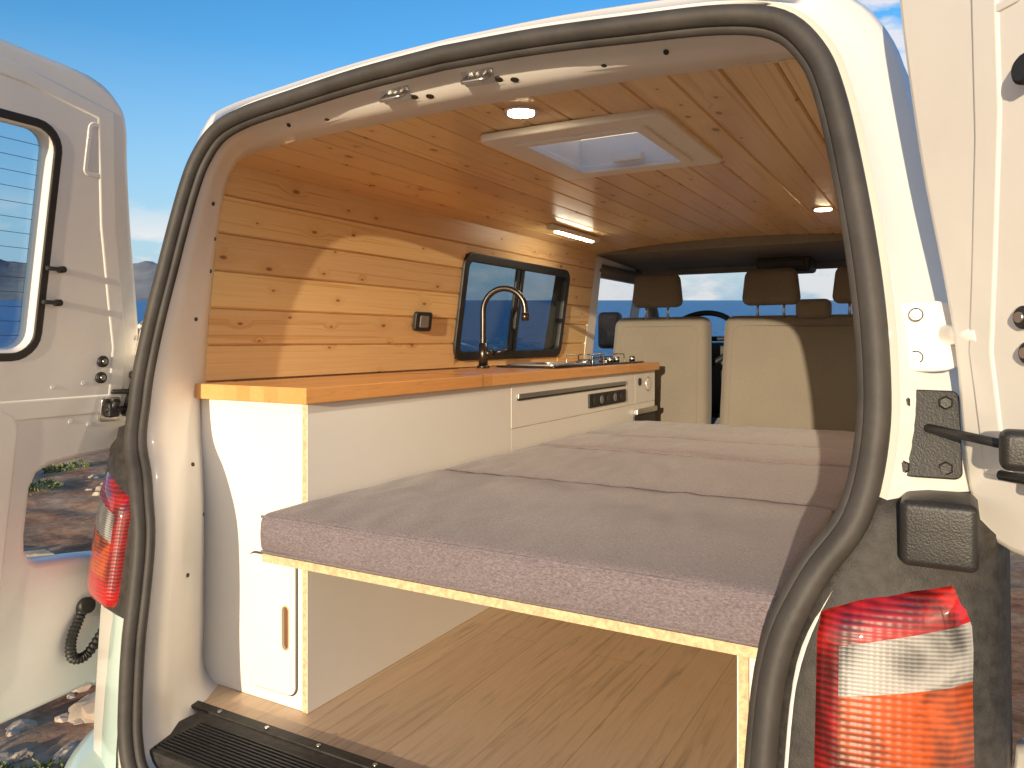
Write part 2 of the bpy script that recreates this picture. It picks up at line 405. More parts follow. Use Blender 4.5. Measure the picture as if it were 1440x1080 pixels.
def lamp(s):
    nm = 'left' if s<0 else 'right'
    path = [(.690,.016),(.694,-.010),(.72,-.016),(.76,-.008),(.80,.004),(.84,.022),(.868,.050),(.888,.10),(.898,.17),(.90,.25)]
    rows = [(.275,2),(.285,0),(.30,0),(.325,0),(.335,2),(.35,2),(.405,2),(.410,1),(.43,1),(.462,1),(.467,0),(.48,0),(.505,0),(.515,0)]
    vs=[];fs=[];mi=[]
    for ri,(z,_) in enumerate(rows):
        e = 0
        if ri==0 or ri==len(rows)-1: e=.022
        elif ri==1 or ri==len(rows)-2: e=.006
        for x,y in path:
            zz = z + (x-.70)*.30*max(0,(z-.27)/.24)
            vs.append((s*(x+ (0 if x>.72 else e*.6) - (e*.4 if x>.86 else 0)), lean(zz)+y+e, zz))
    n=len(path)
    for a in range(len(rows)-1):
        for i in range(n-1):
            fs.append((a*n+i,a*n+i+1,(a+1)*n+i+1,(a+1)*n+i))
            mi.append(0 if (i<2 or a==0 or i>=n-3) else rows[a][1])
    mesh('tail_lamp_'+nm, vs, fs, [RED, CLR, ORG], van, True, mi)
    vs=[];fs=[]
    T=[0,.05,.12,.2,.4,.6,.75,.87,.95,1.]; Y=[.016,.004,.002,.002,.008,.022,.035,.052,.085,.22]
    Z = [.262,.4,.50,.54,.58,.62,.645,.652]
    for k,z in enumerate(Z):
        for j,(t,y) in enumerate(zip(T,Y)):
            x0=sealx(z)+.002; x1=.912 if z<.6 else .885
            x=x0+(x1-x0)*t
            zz=z+(.03*t if z<.6 else .0)
            vs.append((s*x, lean(zz)+y+(.028 if k==len(Z)-1 else 0), zz))
    n=len(T)
    for a in range(len(Z)-1):
        for i in range(n-1): fs.append((a*n+i,a*n+i+1,(a+1)*n+i+1,(a+1)*n+i))
    mesh('lamp_surround_'+nm, vs, fs, DUSTY, van, True)
lamp(-1); lamp(1)
rbox('rubber_block', .785,.868,-.062,.035,.575,.655, .010, BLACK, van, (3,3,3))
for s,nm in ((1,'right'),(-1,'left')):
    o=.022
    plate('hinge_plate_'+nm, [cat([(-.045,-.03,0),(-.05,0,0),(-.04,.028,0),(.0,.042,0),(.045,.036,0),(.05,.0,0),(.045,-.04,0),(-.01,-.045,0)],4,True)], .008, PAINT, van, (s*.80,lean(.85)+o+.002,.855), (1,s*.25,0), (0,.16,1), .003)
    for dx,dz in ((-.03,.0),(.0,.026),(.0,-.03)):
        cyl('hinge_bolt_'+nm, (s*.80+dx,lean(.85)+o,.855+dz), (s*.80+dx,lean(.85)+o-.009,.855+dz), .009, STEEL, van, seg=12, bev=.002)
        cyl('hinge_bolt_head_'+nm, (s*.80+dx,lean(.85)+o-.008,.855+dz), (s*.80+dx,lean(.85)+o-.013,.855+dz), .0055, PAINT, van, seg=6, bev=.001)
    cyl('hinge_arm_'+nm, (s*.835,.06,.855), (s*.875,-.01,.855), .014, PAINT, van)
    cyl('hinge_pin_'+nm, (s*.875,.01,.81), (s*.875,.01,.90), .011, PAINT, van)
    plate('strap_plate_'+nm, [rr(-.040,.040,-.055,.055,.008)], .008, BLACK, van, (s*.810,lean(.73)+o+.006,.727), (1,s*.3,0), (0,.25,1), .002)
    for dx in (-.024,.024):
        for dz in (-.04,.042):
            cyl('strap_bolt', (s*.810+dx,lean(.725+dz)+o+.012+s*dx*.3,.725+dz), (s*.810+dx,lean(.725+dz)+o-.004+s*dx*.3,.725+dz), .009, BLACK, van, seg=6, bev=.002)
cyl('check_strap_right', (.815,.02,.735), (.905,-.10,.730), .0055, BLACK, van)
rbox('check_strap_knob', .885,.925,-.115,-.085,.705,.75, .010, BLACK, van, (2,2,2))
cyl('check_strap_left', (-.815,.02,.73), (-.86,-.03,.73), .0055, BLACK, van)
for x in (-.155,.045):
    p,n_,e=surf(8.55,x=x)
    plate('striker_plate', [rr(-.034,.034,-.016,.016,.006)], .003, STEEL, van, p+n_*.001, e, n_.cross(e), .001)
    tube('striker_loop', cat([p-e*.024+n_*.0,p-e*.024+n_*.020,p-e*.017+n_*.026,p+e*.017+n_*.026,p+e*.024+n_*.020,p+e*.024],4), .0048, STEEL, van)
    tube('striker_loop_inner', cat([p-e*.008,p-e*.008+n_*.025,p+e*.008+n_*.025,p+e*.008],3), .003, STEEL, van)
for x,a in ((-.118,9.3),(-.085,9.7),(.085,9.2),(.115,9.6),(.30,9.5),(-.36,9.5),(-.46,8.8),(.42,8.8)):
    p,n_,e=surf(a,x=x); cyl('header_plug', p-n_*.002, p+n_*.0015, .0085 if abs(x)<.2 else .005, BLACK, van, seg=16)
for z,a in ((1.10,10.4),(1.02,10.4),(.90,9.6),(.55,9.7),(.42,10.4),(.30,9.3),(1.18,9.4)):
    p,n_,e=surf(a,z=z,side=-1); cyl('pillar_plug', p-n_*.002, p+n_*.0015, .005, SEAL, van, seg=14)

# rear doors -------------------------------------------------------
def door(s, ang, hx, hy):
    nm = 'left' if s<0 else 'right'
    hinge = Matrix.Translation((hx, hy, 0)) @ Matrix.Rotation(s*math.radians(ang), 4, 'Z')
    e = bpy.data.objects.new('rear_door_'+nm, None); link(e, van); e.matrix_local = hinge
    ux = Vector((-s,0,0)); uy = Vector((0,.17,1)).normalized()
    O = Vector((0,-.12,0))
    tp = [(.10,1.38,0),(.075,1.34,0),(.06,1.25,0),(.03,1.1,0),(-.005,.95,0),(-.025,.85,0),(-.03,.72,0),(-.03,.65,0)]
    if s>0: tp = [(.04,1.40,0),(.0,1.37,0),(-.022,1.30,0),(-.028,1.1,0),(-.020,.95,0),(-.018,.85,0),(-.03,.72,0),(-.03,.65,0)]
    out = cat([(-.03,.40,0),(-.03,.06,0),(0,.035,0),(.2,.03,0),(.66,.03,0),(.72,.05,0),(.735,.1,0),(.735,.8,0),(.735,1.38,0),(.71,1.42,0),(.5,1.428,0),(.3,1.42,0),(.16,1.41,0)]+tp,4,False)
    out = [(p.x,p.y) for p in out]
    notch = [(-.03,.635),(-.015,.618),(.02,.61),(.10,.607),(.16,.60),(.19,.585),(.205,.55),(.205,.44),(.20,.40),(.185,.375),(.16,.36),(.06,.345),(.0,.335),(-.02,.33)]
    loop = out[4:] + notch + [(-.03,.30)]
    wx = .0 if s<0 else .07
    win = rr(.215+wx,.66,.83,1.30,.05)
    plate('door_frame', [loop, win], .05, PAINT_IN, e, O, ux, uy, .013)
    r_o=[(.105,1.36),(.3,1.395),(.5,1.405),(.69,1.395),(.71,1.36),(.71,.70),(.0,.70),(.005,.85),(.03,.95),(.065,1.1),(.09,1.25)]
    r_i=[(.135,1.345),(.3,1.372),(.5,1.382),(.67,1.37),(.685,1.34),(.685,.735),(.03,.735),(.035,.85),(.06,.95),(.10,1.12),(.12,1.25)]
    plate('door_edge_rim', [r_o,r_i], .055, PAINT_IN, e, O, ux, uy, .0045)
    plate('door_pressing', [rr(.24,.68,.09,.72,.05), rr(.27,.65,.12,.69,.04)], .056, PAINT_IN, e, O, ux, uy, .006)
    plate('door_window_rubber', [rr(.209+wx,.666,.824,1.306,.055), rr(.220+wx,.655,.835,1.295,.045)], .053, BLACK, e, O, ux, uy, .003)
    plate('door_glass', [rr(.215+wx,.66,.83,1.30,.05)], .004, GL_D, e, O+Vector((0,-.008,0)), ux, uy)
    for i in range(14):
        z = .87+i*.03; p = O+Vector((0,-.004,0))+uy*z
        tube('heater_wire', [p+ux*(.235+wx), p+ux*.64], .0006, SEAL, e, res=1)
    def on(w,z,d): return O+ux*w+uy*z+Vector((0,d,0))
    for z in (.94,1.01):
        cyl('window_catch', on(.185,z,.02), on(.185,z,.040), .007, BLACK, e, seg=14)
        cyl('window_catch_arm', on(.185,z,.036), on(.222,z,.04), .0045, BLACK, e, seg=10)
    bw = .06 if s<0 else .095
    for z in ((.775,.812) if s<0 else (.845,.885)):
        cyl('rubber_buffer', on(bw,z,.02), on(bw,z,.034), .013, BLACK, e, seg=18, bev=.003)
        cyl('rubber_buffer_core', on(bw,z,.032), on(bw,z,.037), .006, STEEL, e, seg=12)
    if s>0: cyl('upper_buffer', on(.155,1.14,.02), on(.155,1.14,.045), .016, BLACK, e, seg=18, bev=.004)
    plate('pocket_cover', [rr(.10,.155,1.22,1.33,.012), rr(.106,.149,1.226,1.324,.01)], .054, PAINT_IN, e, O, ux, uy, .002)
    for w,z in ((.075,.60+.07),(.12,.68),(.10,.765),(.04,.88),(.17,.76)):
        cyl('door_plug', on(w,z,.022), on(w,z,.0265), .006, PAINT, e, seg=14, bev=.001)
    lw = .03 if s<0 else .10
    plate('latch_plate', [rr(-.022,.022,-.026,.026,.006)], .01, STEEL, e, on(lw,.70,.028), ux, uy, .002)
    rbox('latch_body', -s*lw-.014,-s*lw+.014,.012,.046,.672,.705, .005, BLACK, e, (2,2,2))
    cyl('latch_pin', on(lw,.685,.03), on(lw,.72,.052), .008, BLACK, e, seg=12)
    cyl('latch_arm', on(lw+.02,.70,.04), on(lw-.05,.70,.05), .006, BLACK, e, seg=12)
    if s<0:
        pts = cat([on(-.045,.235,.03),on(-.03,.20,.05),on(.0,.155,.055),(on(.035,.115,.055)),on(.065,.12,.05),on(.07,.16,.045),on(.055,.20,.04),on(.035,.23,.03)],10)
        tube('cable_boot', pts, .0125, BLACK, e, radii=[1.0 if i%2 else .76 for i in range(len(pts))], smooth=False)
        cyl('boot_collar', on(.035,.23,.02), on(.035,.235,.045), .018, BLACK, e)
    return e
door(-1, 85, -.872, .015); door(1, 128, .896, .03)

# wood lining -------------------------------------------------------
lining = root('pine_panelling')
def wallx(z): return -.80+(z-.78)*.14 if z>.78 else -.80
def rect_sub(r, h):
    y0,y1,z0,z1 = r; a,b,c,d = h
    if a>=y1 or b<=y0 or c>=z1 or d<=z0: return [r]
    o=[]
    if y0<a: o.append((y0,a,z0,z1))
    if y1>b: o.append((b,y1,z0,z1))
    if z0<c: o.append((max(y0,a),min(y1,b),z0,c))
    if z1>d: o.append((max(y0,a),min(y1,b),d,z1))
    return o
def plank_strip(bm, P0, P1, y0, y1, nrm, th=.012, g=.0042):
    P0=Vector(P0);P1=Vector(P1);d=(P1-P0).normalized();n=Vector(nrm).normalized()
    sec=[P0+n*(-th),P0+n*(-.006)+d*.0005,P0+d*g,P1-d*g,P1+n*(-.006)-d*.0005,P1+n*(-th)]
    A=[bm.verts.new((p.x,y0,p.y)) for p in sec];B=[bm.verts.new((p.x,y1,p.y)) for p in sec]
    for i in range(5): bm.faces.new((A[i],A[i+1],B[i+1],B[i]))
    bm.faces.new(A); bm.faces.new(list(reversed(B)))
def finish(bm,name,m):
    me=bpy.data.meshes.new(name); bmesh.ops.recalc_face_normals(bm,faces=bm.faces); bm.to_mesh(me);bm.free();me.materials.append(m);link(bpy.data.objects.new(name,me),lining)
bm=bmesh.new()
hole=(1.345,2.245,.783,1.175)
zz=[.742+i*.0945 for i in range(7)]; zz[-1]=1.298
for a,b in zip(zz,zz[1:]):
    for (p,q,r,t) in rect_sub((.215,2.56,a,b),hole):
        plank_strip(bm,(wallx(r),r),(wallx(t),t),p,q,(.99,.14))
finish(bm,'wall_boards',PINE_W)
bm=bmesh.new()
for a,b in zip(zz,zz[1:]): plank_strip(bm,(-wallx(a),a),(-wallx(b),b),.215,2.56,(-.99,.14))
for a,b in zip([0,.15,.3,.45,.6],[.15,.3,.45,.6,.742]): plank_strip(bm,(.80,a),(.80,b),.3,2.56,(-1,0))
finish(bm,'opposite_wall_boards',PINE_W)
def cz(x): return 1.335-.04*(x/.72)**2
bm=bmesh.new()
xs=[-.735+i*.0945 for i in range(16)]; xs=[x for x in xs if x<.735]+[.735]
vent=(-.075,.275,.485,.885)
for a,b in zip(xs,xs[1:]):
    for (p,q,r,t) in rect_sub((.22,2.56,a,b),(vent[2],vent[3],vent[0],vent[1])):
        plank_strip(bm,(r,cz(r)),(t,cz(t)),p,q,(0,-1))
finish(bm,'ceiling_boards',PINE_C)
wd=root('sliding_side_window')
wo=(wallx(.78)+.001,0,.78); wuy=(.14,0,1)
plate('window_frame',[rr(1.335,2.255,-.004,.406,.05),rr(1.362,2.228,.024,.378,.03)],.022,BLACK,wd,wo,(0,1,0),wuy,.004)
plate('window_glass',[rr(1.345,2.245,.004,.396,.04)],.004,GL_T,wd,(wo[0]-.012,0,.78),(0,1,0),wuy)
for y in (1.76,1.80): plate('window_mullion',[rr(y-.011,y+.011,.015,.385,.004)],.012,BLACK,wd,wo,(0,1,0),wuy,.002)
plate('window_catch',[rr(1.76,1.775,.12,.2,.004)],.02,BLACK,wd,(wo[0]+.01,0,.78),(0,1,0),wuy,.003)
rv=root('roof_vent')
plate('vent_trim',[rr(-.12,.32,.44,.93,.015),rr(-.05,.25,.51,.86,.012)],.018,WPL,rv,(0,0,1.324),(1,0,0),(0,1,0),.005)
plate('vent_inner_trim',[rr(-.062,.262,.498,.872,.012),rr(-.042,.242,.518,.852,.01)],.008,WPL,rv,(0,0,1.313),(1,0,0),(0,1,0),.003)
boxes('vent_shaft',[(-.06,-.05,.50,.87,1.32,1.455),(.25,.26,.50,.87,1.32,1.455),(-.06,.26,.50,.51,1.32,1.455),(-.06,.26,.86,.87,1.32,1.455)],WPL,rv,.001)
m,nt,b=newmat('frosted_dome'); out=nt.nodes['Material Output']
tr=N(nt,'ShaderNodeBsdfTranslucent'); tr.inputs[0].default_value=(1,.97,.97,1)
tp=N(nt,'ShaderNodeBsdfTransparent'); tp.inputs[0].default_value=(1,.95,.95,1)
mx=N(nt,'ShaderNodeMixShader'); mx.inputs[0].default_value=.4; L(nt,tr,0,mx,1); L(nt,tp,0,mx,2); L(nt,mx,0,out,'Surface')
# dome lid tilted open towards the rear so the low sun falls on it
mesh('vent_dome',[(-.08,.48,1.52),(.28,.48,1.52),(.28,.89,1.462),(-.08,.89,1.462),(-.05,.51,1.55),(.25,.51,1.55),(.25,.86,1.49),(-.05,.86,1.49)],[(4,5,6,7),(0,1,5,4),(1,2,6,5),(2,3,7,6),(3,0,4,7)],m,rv)
plate('vent_handle',[rr(.06,.14,.825,.84,.005)],.02,WPL,rv,(0,0,1.335),(1,0,0),(0,1,0),.002)
for x in (-.04,.24): cyl('vent_strut',(x,.55,1.38),(x,.70,1.50),.004,WPL,rv,seg=10)
for i,(x,y) in enumerate(((.05,.33),(.455,1.82))):
    e=root('ceiling_spotlight'); z=cz(x)
    cyl('bezel',(x,y,z-.006),(x,y,z+.004),.038,STEEL,e,seg=40,bev=.002)
    cyl('lamp_disc',(x,y,z-.008),(x,y,z-.004),.028,LAMP,e,seg=32)
e=root('led_light_bar')
rbox('bar_body',-.545,-.515,1.62,2.10,1.288,1.312,.008,WPL,e,(2,6,2)); box('bar_diffuser',-.538,-.522,1.68,2.04,1.283,1.2895,LAMPW,e,.002)

# kitchen -------------------------------------------------------
kc=root('kitchen_cabinet')
box('worktop',-.80,-.408,.168,2.60,.705,.742,TOP,kc,.003)
boxes('worktop_joint',[(-.80,-.4075,.92,.9215,.7045,.7425)],DARK,kc,0)
box('side_panel',-.443,-.4285,.192,2.58,.001,.704,PLY,kc,.001)
boxes('side_skin',[(-.4287,-.427,.192,1.128,.42,.703),(-.4287,-.427,.192,1.0,.001,.417),(-.4287,-.427,1.003,2.58,.001,.417),(-.4287,-.427,1.131,2.58,.42,.552),(-.4287,-.426,1.131,2.30,.555,.703),(-.4287,-.426,2.303,2.58,.555,.703)],LAM,kc,.0005,1)
box('rear_panel',-.79,-.4435,.196,.211,.001,.704,LAM,kc,.001)
plate('hatch_gap',[rr(-.6195,-.4595,.0275,.3475,.025)],.002,DARK,kc,(0,.1955,0),(1,0,0),(0,0,1))
plate('hatch_door',[rr(-.6145,-.4645,.0325,.3425,.02),rr(-.502,-.482,.135,.235,.0098)],.007,LAM,kc,(0,.1925,0),(1,0,0),(0,0,1),.001)
plate('hatch_slot',[rr(-.503,-.481,.134,.236,.0105)],.002,mat('slot_wood',(.20,.09,.035),.6),kc,(0,.1945,0),(1,0,0),(0,0,1))
plate('hatch_slot_rim',[rr(-.504,-.480,.133,.237,.012),rr(-.501,-.483,.136,.234,.009)],.002,PLY,kc,(0,.1885,0),(1,0,0),(0,0,1))
box('drawer_grip',-.4265,-.419,1.17,2.17,.652,.668,ALU,kc,.002)
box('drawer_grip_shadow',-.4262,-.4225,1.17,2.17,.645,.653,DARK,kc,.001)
box('socket_panel',-.4262,-.419,1.76,2.17,.575,.632,BLACK,kc,.004)
for i in range(5):
    y=1.81+i*.075
    cyl('socket_%d'%i,(-.42,y,.603),(-.416,y,.603),.019,GREY if i%2 else DARK,kc,seg=20,bev=.002)
cyl('round_vent',(-.427,2.36,.655),(-.422,2.36,.655),.018,BLACK,kc)
cyl('badge',(-.427,2.48,.64),(-.4235,2.48,.64),.035,STEEL,kc,seg=32)
cyl('badge_face',(-.425,2.48,.64),(-.422,2.48,.64),.029,LAM,kc,seg=32)
box('fridge_handle',-.427,-.405,2.28,2.56,.505,.53,STEEL,kc,.004)
box('fridge_front',-.427,-.42,2.28,2.57,.44,.50,BLACK,kc,.004)
boxes('vent_slots',[(-.775,-.767,.28+i*.022,.295+i*.022,.7415,.7432) for i in range(48)],DARK,kc,0)
hb=root('gas_hob_and_sink')
plate('hob_glass',[rr(-.72,-.45,1.52,2.50,.02)],.008,HOB,hb,(0,0,.747),(1,0,0),(0,1,0),.002)
plate('sink_rim',[rr(-.70,-.47,1.56,1.90,.03),rr(-.685,-.485,1.575,1.885,.025)],.006,STEEL,hb,(0,0,.753),(1,0,0),(0,1,0),.002)
for y in (2.08,2.34):
    cyl('burner_cap',(-.58,y,.751),(-.58,y,.765),.032,DARK,hb,bev=.003); cyl('burner_ring',(-.58,y,.75),(-.58,y,.757),.045,STEEL,hb,bev=.002)
    for k in range(4):
        a=math.pi/4+k*math.pi/2; tube('pan_support',[(-.58+.09*math.cos(a),y+.09*math.sin(a),.752),(-.58+.085*math.cos(a),y+.085*math.sin(a),.785),(-.58+.03*math.cos(a),y+.03*math.sin(a),.787)],.003,STEEL,hb)
for y in (2.14,2.22,2.42): cyl('hob_knob',(-.485,y,.75),(-.485,y,.775),.014,STEEL,hb,bev=.002)
fc=root('kitchen_faucet')
fx,fy=-.735,1.455
cyl('tap_base',(fx,fy,.742),(fx,fy,.752),.026,GUN,fc,bev=.002)
cyl('tap_body',(fx,fy,.75),(fx,fy,.84),.018,GUN,fc,bev=.002)
pts=[(fx,fy,.80),(fx,fy,.95)]+[(fx+.085-.085*math.cos(t),fy+.03*(1-math.cos(t))/2,.965+.085*math.sin(t)) for t in [math.pi*i/20 for i in range(21)]]+[(fx+.17,fy+.03,.935)]
tube('tap_spout',pts,.0115,GUN,fc)
cyl('tap_nozzle',(fx+.17,fy+.03,.955),(fx+.17,fy+.03,.925),.0145,GUN,fc)
cyl('tap_stub',(fx,fy,.80),(fx+.03,fy+.03,.80),.014,GUN,fc); cyl('tap_lever',(fx+.03,fy+.03,.80),(fx+.075,fy+.06,.812),.006,GUN,fc)
so=root('wall_outlet')
ox=wallx(.92)
plate('outlet_frame',[rr(1.06,1.15,.0,.062,.008)],.014,BLACK,so,(ox+.006,0,.885),(0,1,0),(.14,0,1),.003)
plate('outlet_insert',[rr(1.082,1.128,.012,.05,.004)],.016,GREY,so,(ox+.008,0,.885),(0,1,0),(.14,0,1),.002)

# bed -------------------------------------------------------
bd=root('plywood_bed_platform')
box('bed_board',-.426,.63,.058,2.26,.380,.397,PLY,bd,.001)
box('support_edge',.56,.575,.085,2.2,.002,.379,PLY,bd,.001)
box('support_face',.5755,.79,.088,.103,.002,.379,LAM,bd,.001)
box('support_side',.5575,.5595,.088,2.2,.002,.379,LAM,bd,0)
mt=root('bed_mattress')
def puff(x0,x1,y0,y1,z0,z1):
    def f(p):
        u=(p.x-x0)/(x1-x0);v=(p.y-y0)/(y1-y0);w=(p.z-z0)/(z1-z0)
        b=(max(0,1-(2*u-1)**8)*max(0,1-(2*v-1)**4))
        q=Vector(p)
        if w>.5: q.z+=b*.010+.006*noise.noise(Vector((p.x*5,p.y*5,1)))*b+.003*noise.noise(Vector((p.x*22,p.y*9,3)))
        s=.006*noise.noise(Vector((p.x*9,p.z*20,p.y*9)))
        bl=.006*max(0,1-(2*w-1)**2)
        q.y+=(s+bl)*(1 if v>.5 else -1)*(abs(2*v-1)**6); q.x+=s*(abs(2*u-1)**6)
        return q
    return f
for i,(a,b) in enumerate(((.048,.697),(.705,1.296),(1.304,1.678),(1.686,2.26))):
    A=(-.424,.628,a,b,.398,.485-.002*(i%2))
    rbox('cushion_%d'%(i+1),*A,.017,FAB,mt,(70,40,6),puff(*A))
    z=A[5]-.007
    tube('piping_%d'%(i+1),[(-.424+.006,a+.002,z),(.622,a+.002,z)],.0030,FAB,mt)
    tube('piping_bottom_%d'%(i+1),[(-.424+.006,a+.001,.405),(.622,a+.001,.405)],.0028,FAB,mt)

def seat(name,x0,x1,heads,wide=False):
    e=root(name)
    def f(p):
        h=(p.z-.30)/.68; cx=(x0+x1)/2
        k=1-.10*max(0,h-.3) if not wide else 1-.03*max(0,h-.3)
        return Vector((cx+(p.x-cx)*k,p.y-.02+.10*h+.02*math.cos((p.x-cx)*4),p.z))
    rbox('backrest',x0,x1,2.72,2.86,.30,.975,.05,SEATF,e,(10,3,12),f)
    pts=[f(Vector((x,2.722,z))) for x,z in rr(x0+.05,x1-.05,.36,.925,.05)]
    tube('backrest_seam',[p+Vector((0,-.001,0)) for p in pts],.0028,SEATF,e,cyclic=True,res=2)
    rbox('seat_base',x0+.01,x1-.01,2.78,3.25,.24,.42,.05,SEATF,e,(8,8,3))
    box('pedestal',x0+.05,x1-.05,2.80,3.2,-.01,.25,DARK,e,.01)
    for h0,h1 in heads:
        rbox('headrest',h0,h1,2.79,2.88,1.025,1.205,.04,SEATF,e,(5,2,4),lambda p,h0=h0,h1=h1: Vector(((h0+h1)/2+(p.x-(h0+h1)/2)*(1-.14*(p.z-1.02)/.18),p.y+.012*math.cos((p.x-(h0+h1)/2)*9),p.z)))
        for x in (h0+.08,h1-.08): cyl('headrest_post',(x,2.83,.96),(x,2.835,1.04),.006,STEEL,e)
    return e
seat('driver_seat',-.755,-.21,[(-.64,-.36)])
pb=seat('passenger_bench_seat',-.15,.74,[(-.06,.225),(.36,.65)],True)
rbox('middle_head_bump',.20,.36,2.80,2.88,.955,1.05,.03,SEATF,pb,(4,2,3))
# cab -------------------------------------------------------
prism('headliner',[(-.78,2.562,1.305),(.78,2.562,1.305),(.74,3.30,1.262),(-.74,3.30,1.262),(-.78,2.562,1.33),(.78,2.562,1.33),(.74,3.30,1.29),(-.74,3.30,1.29)],GREY,van)
box('headliner_trim',-.77,.77,2.561,2.60,1.29,1.425,GREY,van,.006)
rbox('overhead_console',-.03,.24,3.02,3.24,1.205,1.285,.02,DARK,van,(4,3,2)); box('console_slot',.0,.21,3.012,3.03,1.225,1.262,BLACK,van,.003)
box('windscreen_header',-.74,.74,3.26,3.33,1.235,1.29,GREY,van,.01)
for s in (-1,1):
    prism('b_pillar',[(s*.80,2.555,.74),(s*.80,2.66,.74),(s*.74,2.66,1.28),(s*.74,2.555,1.28),(s*.87,2.555,.74),(s*.87,2.66,.74),(s*.79,2.66,1.28),(s*.79,2.555,1.28)],PAINT_IN,van)
    box('cab_door_panel',s*.80,s*.87,2.60,3.9,0,.755,GREY,van,.01)
    mesh('cab_side_glass',[(s*.882,2.62,.76),(s*.882,3.40,.76),(s*.805,3.33,1.19),(s*.805,2.62,1.19)],[(0,1,2,3)],GL_C,van)
    tube('side_window_rail',[(s*.78,2.64,1.225),(s*.77,3.3,1.225)],.035,GREY,van)
def dashf(p): return Vector((p.x,p.y,p.z-.06*max(0,(p.y-3.6))/.35))
rbox('dashboard',-.80,.80,3.42,3.94,.42,.79,.06,DARK,van,(12,6,4),dashf)
rbox('instrument_hood',-.64,-.22,3.38,3.62,.74,.84,.04,DARK,van,(5,4,2))
c=Vector((-.37,3.20,.86));ax=Vector((0,-.75,.66)).normalized();u=Vector((1,0,0));w=ax.cross(u)
tube('steering_wheel',[c+u*.20*math.cos(t)+w*.20*math.sin(t) for t in [2*math.pi*i/40 for i in range(40)]],.016,BLACK,van,cyclic=True)
for t in (0,math.pi,-math.pi/2): tube('wheel_spoke',[c,c+u*.18*math.cos(t)+w*.18*math.sin(t)],.014,BLACK,van)
cyl('wheel_hub',c-ax*.02,c+ax*.01,.06,BLACK,van,bev=.005)
rbox('door_mirror',-1.08,-.93,3.38,3.46,.80,1.03,.03,BLACK,van,(3,2,3)); cyl('mirror_arm',(-.93,3.42,.83),(-.86,3.42,.80),.02,BLACK,van)

# ================================================================== WORLD AROUND
def sdist(x,y): return (Vector((x,y,0))-Vector((CAM.x,CAM.y,0))).dot(FWD)
TP=math.tan(PITCH)
def ground_z(x,y):
    s=sdist(x,y)
    z=-.53-TP*max(s,-60)
    if s>19: z-= .03*(s-19)**2
    d=math.hypot(x,(y-1.8)*.6)
    a=min(1,max(.12,(d-1.2)/1.2))
    z+=a*(.055*noise.fractal(Vector((x*.7,y*.7,0)),1.,2.,5)+.022*noise.fractal(Vector((x*3,y*3,5)),.9,2.,4))
    if d>4: z+=min(1,(d-4)/6)*.15*noise.noise(Vector((x*.25,y*.25,9)))
    return max(z,-9)
nn=150
def gx(t): return 9*t+ (391*t**5)
vs=[];fs=[]
T=[i/nn for i in range(-nn,nn+1)]
for ty in T:
    for tx in T:
        x=gx(tx)-2.5;y=gx(ty)+1.5; vs.append((x,y,ground_z(x,y)))
w_=2*nn+1
for j in range(2*nn):
    for i in range(2*nn): fs.append((j*w_+i,j*w_+i+1,(j+1)*w_+i+1,(j+1)*w_+i))
m,nt,b=newmat('rocky_ground')
tc=N(nt,'ShaderNodeTexCoord')
n1=N(nt,'ShaderNodeTexNoise',Scale=1.6,Detail=7.,Roughness=.65);L(nt,tc,'Object',n1,'Vector')
n2=N(nt,'ShaderNodeTexNoise',Scale=14.,Detail=6.,Roughness=.7);L(nt,tc,'Object',n2,'Vector')
v1=N(nt,'ShaderNodeTexVoronoi',Scale=9.);L(nt,tc,'Object',v1,'Vector')
r1=ramp(nt,[(.36,(.34,.16,.085)),(.5,(.50,.29,.17)),(.60,(.54,.37,.24)),(.74,(.60,.50,.38))]);L(nt,n1,'Fac',r1,'Fac')
r2=ramp(nt,[(.3,.55),(.65,1.15)]);L(nt,n2,'Fac',r2,'Fac')
nt.links.new(mix_(nt,1.,r1.outputs[0],r2.outputs[0],'MULTIPLY'),b.inputs['Base Color']);b.inputs['Roughness'].default_value=.95;b.inputs['Specular IOR Level'].default_value=.1
bp=N(nt,'ShaderNodeBump',Strength=.45,Distance=.012);nt.links.new(math_(nt,'ADD',n2.outputs['Fac'],math_(nt,'MULTIPLY',v1.outputs['Distance'],.6)),bp.inputs['Height']);L(nt,bp,0,b,'Normal')
mesh('ground',vs,fs,m,None,True)
def scatter(n,dmin,dmax,power=1.5):
    """points on the rocky shelf to the left of the van"""
    for i in range(n):
        d=dmin+(dmax-dmin)*random.random()**power; br=math.radians(random.uniform(44,96))
        x=CAM.x-math.sin(br)*d; y=CAM.y+math.cos(br)*d
        if x>-1.15: continue
        yield x,y,d
ROCK=mat('limestone',(.60,.49,.37),.9,var=.25,scale=5,bump=.8,bscale=30,spec=.15)
bm=bmesh.new()
def addrock(x,y,r):
    q=bmesh.ops.create_icosphere(bm,subdivisions=2,radius=1.)
    o=Vector((random.uniform(0,99),0,0)); sx,sy,sz=r*random.uniform(.7,1.3),r*random.uniform(.7,1.3),r*random.uniform(.35,.6)
    a=random.uniform(0,6.28); gz=ground_z(x,y)
    for v in q['verts']:
        d=1+.45*noise.noise(v.co*1.3+o)+.2*noise.noise(v.co*3.1+o); c_=v.co*d
        X=c_.x*sx;Y=c_.y*sy
        v.co=Vector((x+X*math.cos(a)-Y*math.sin(a),y+X*math.sin(a)+Y*math.cos(a),gz+c_.z*sz))
for x,y,d in scatter(1500,2.2,20):
    if noise.noise(Vector((x*.6,y*.6,30)))<-.05: continue
    u=(d-2)/18
    addrock(x,y,random.uniform(.015,.05)*(1+u*1.6) if random.random()<.9 else random.uniform(.07,.14)*(1+u))
me=bpy.data.meshes.new('rocks');bm.to_mesh(me);bm.free();me.materials.append(ROCK);link(bpy.data.objects.new('rocks',me),None)
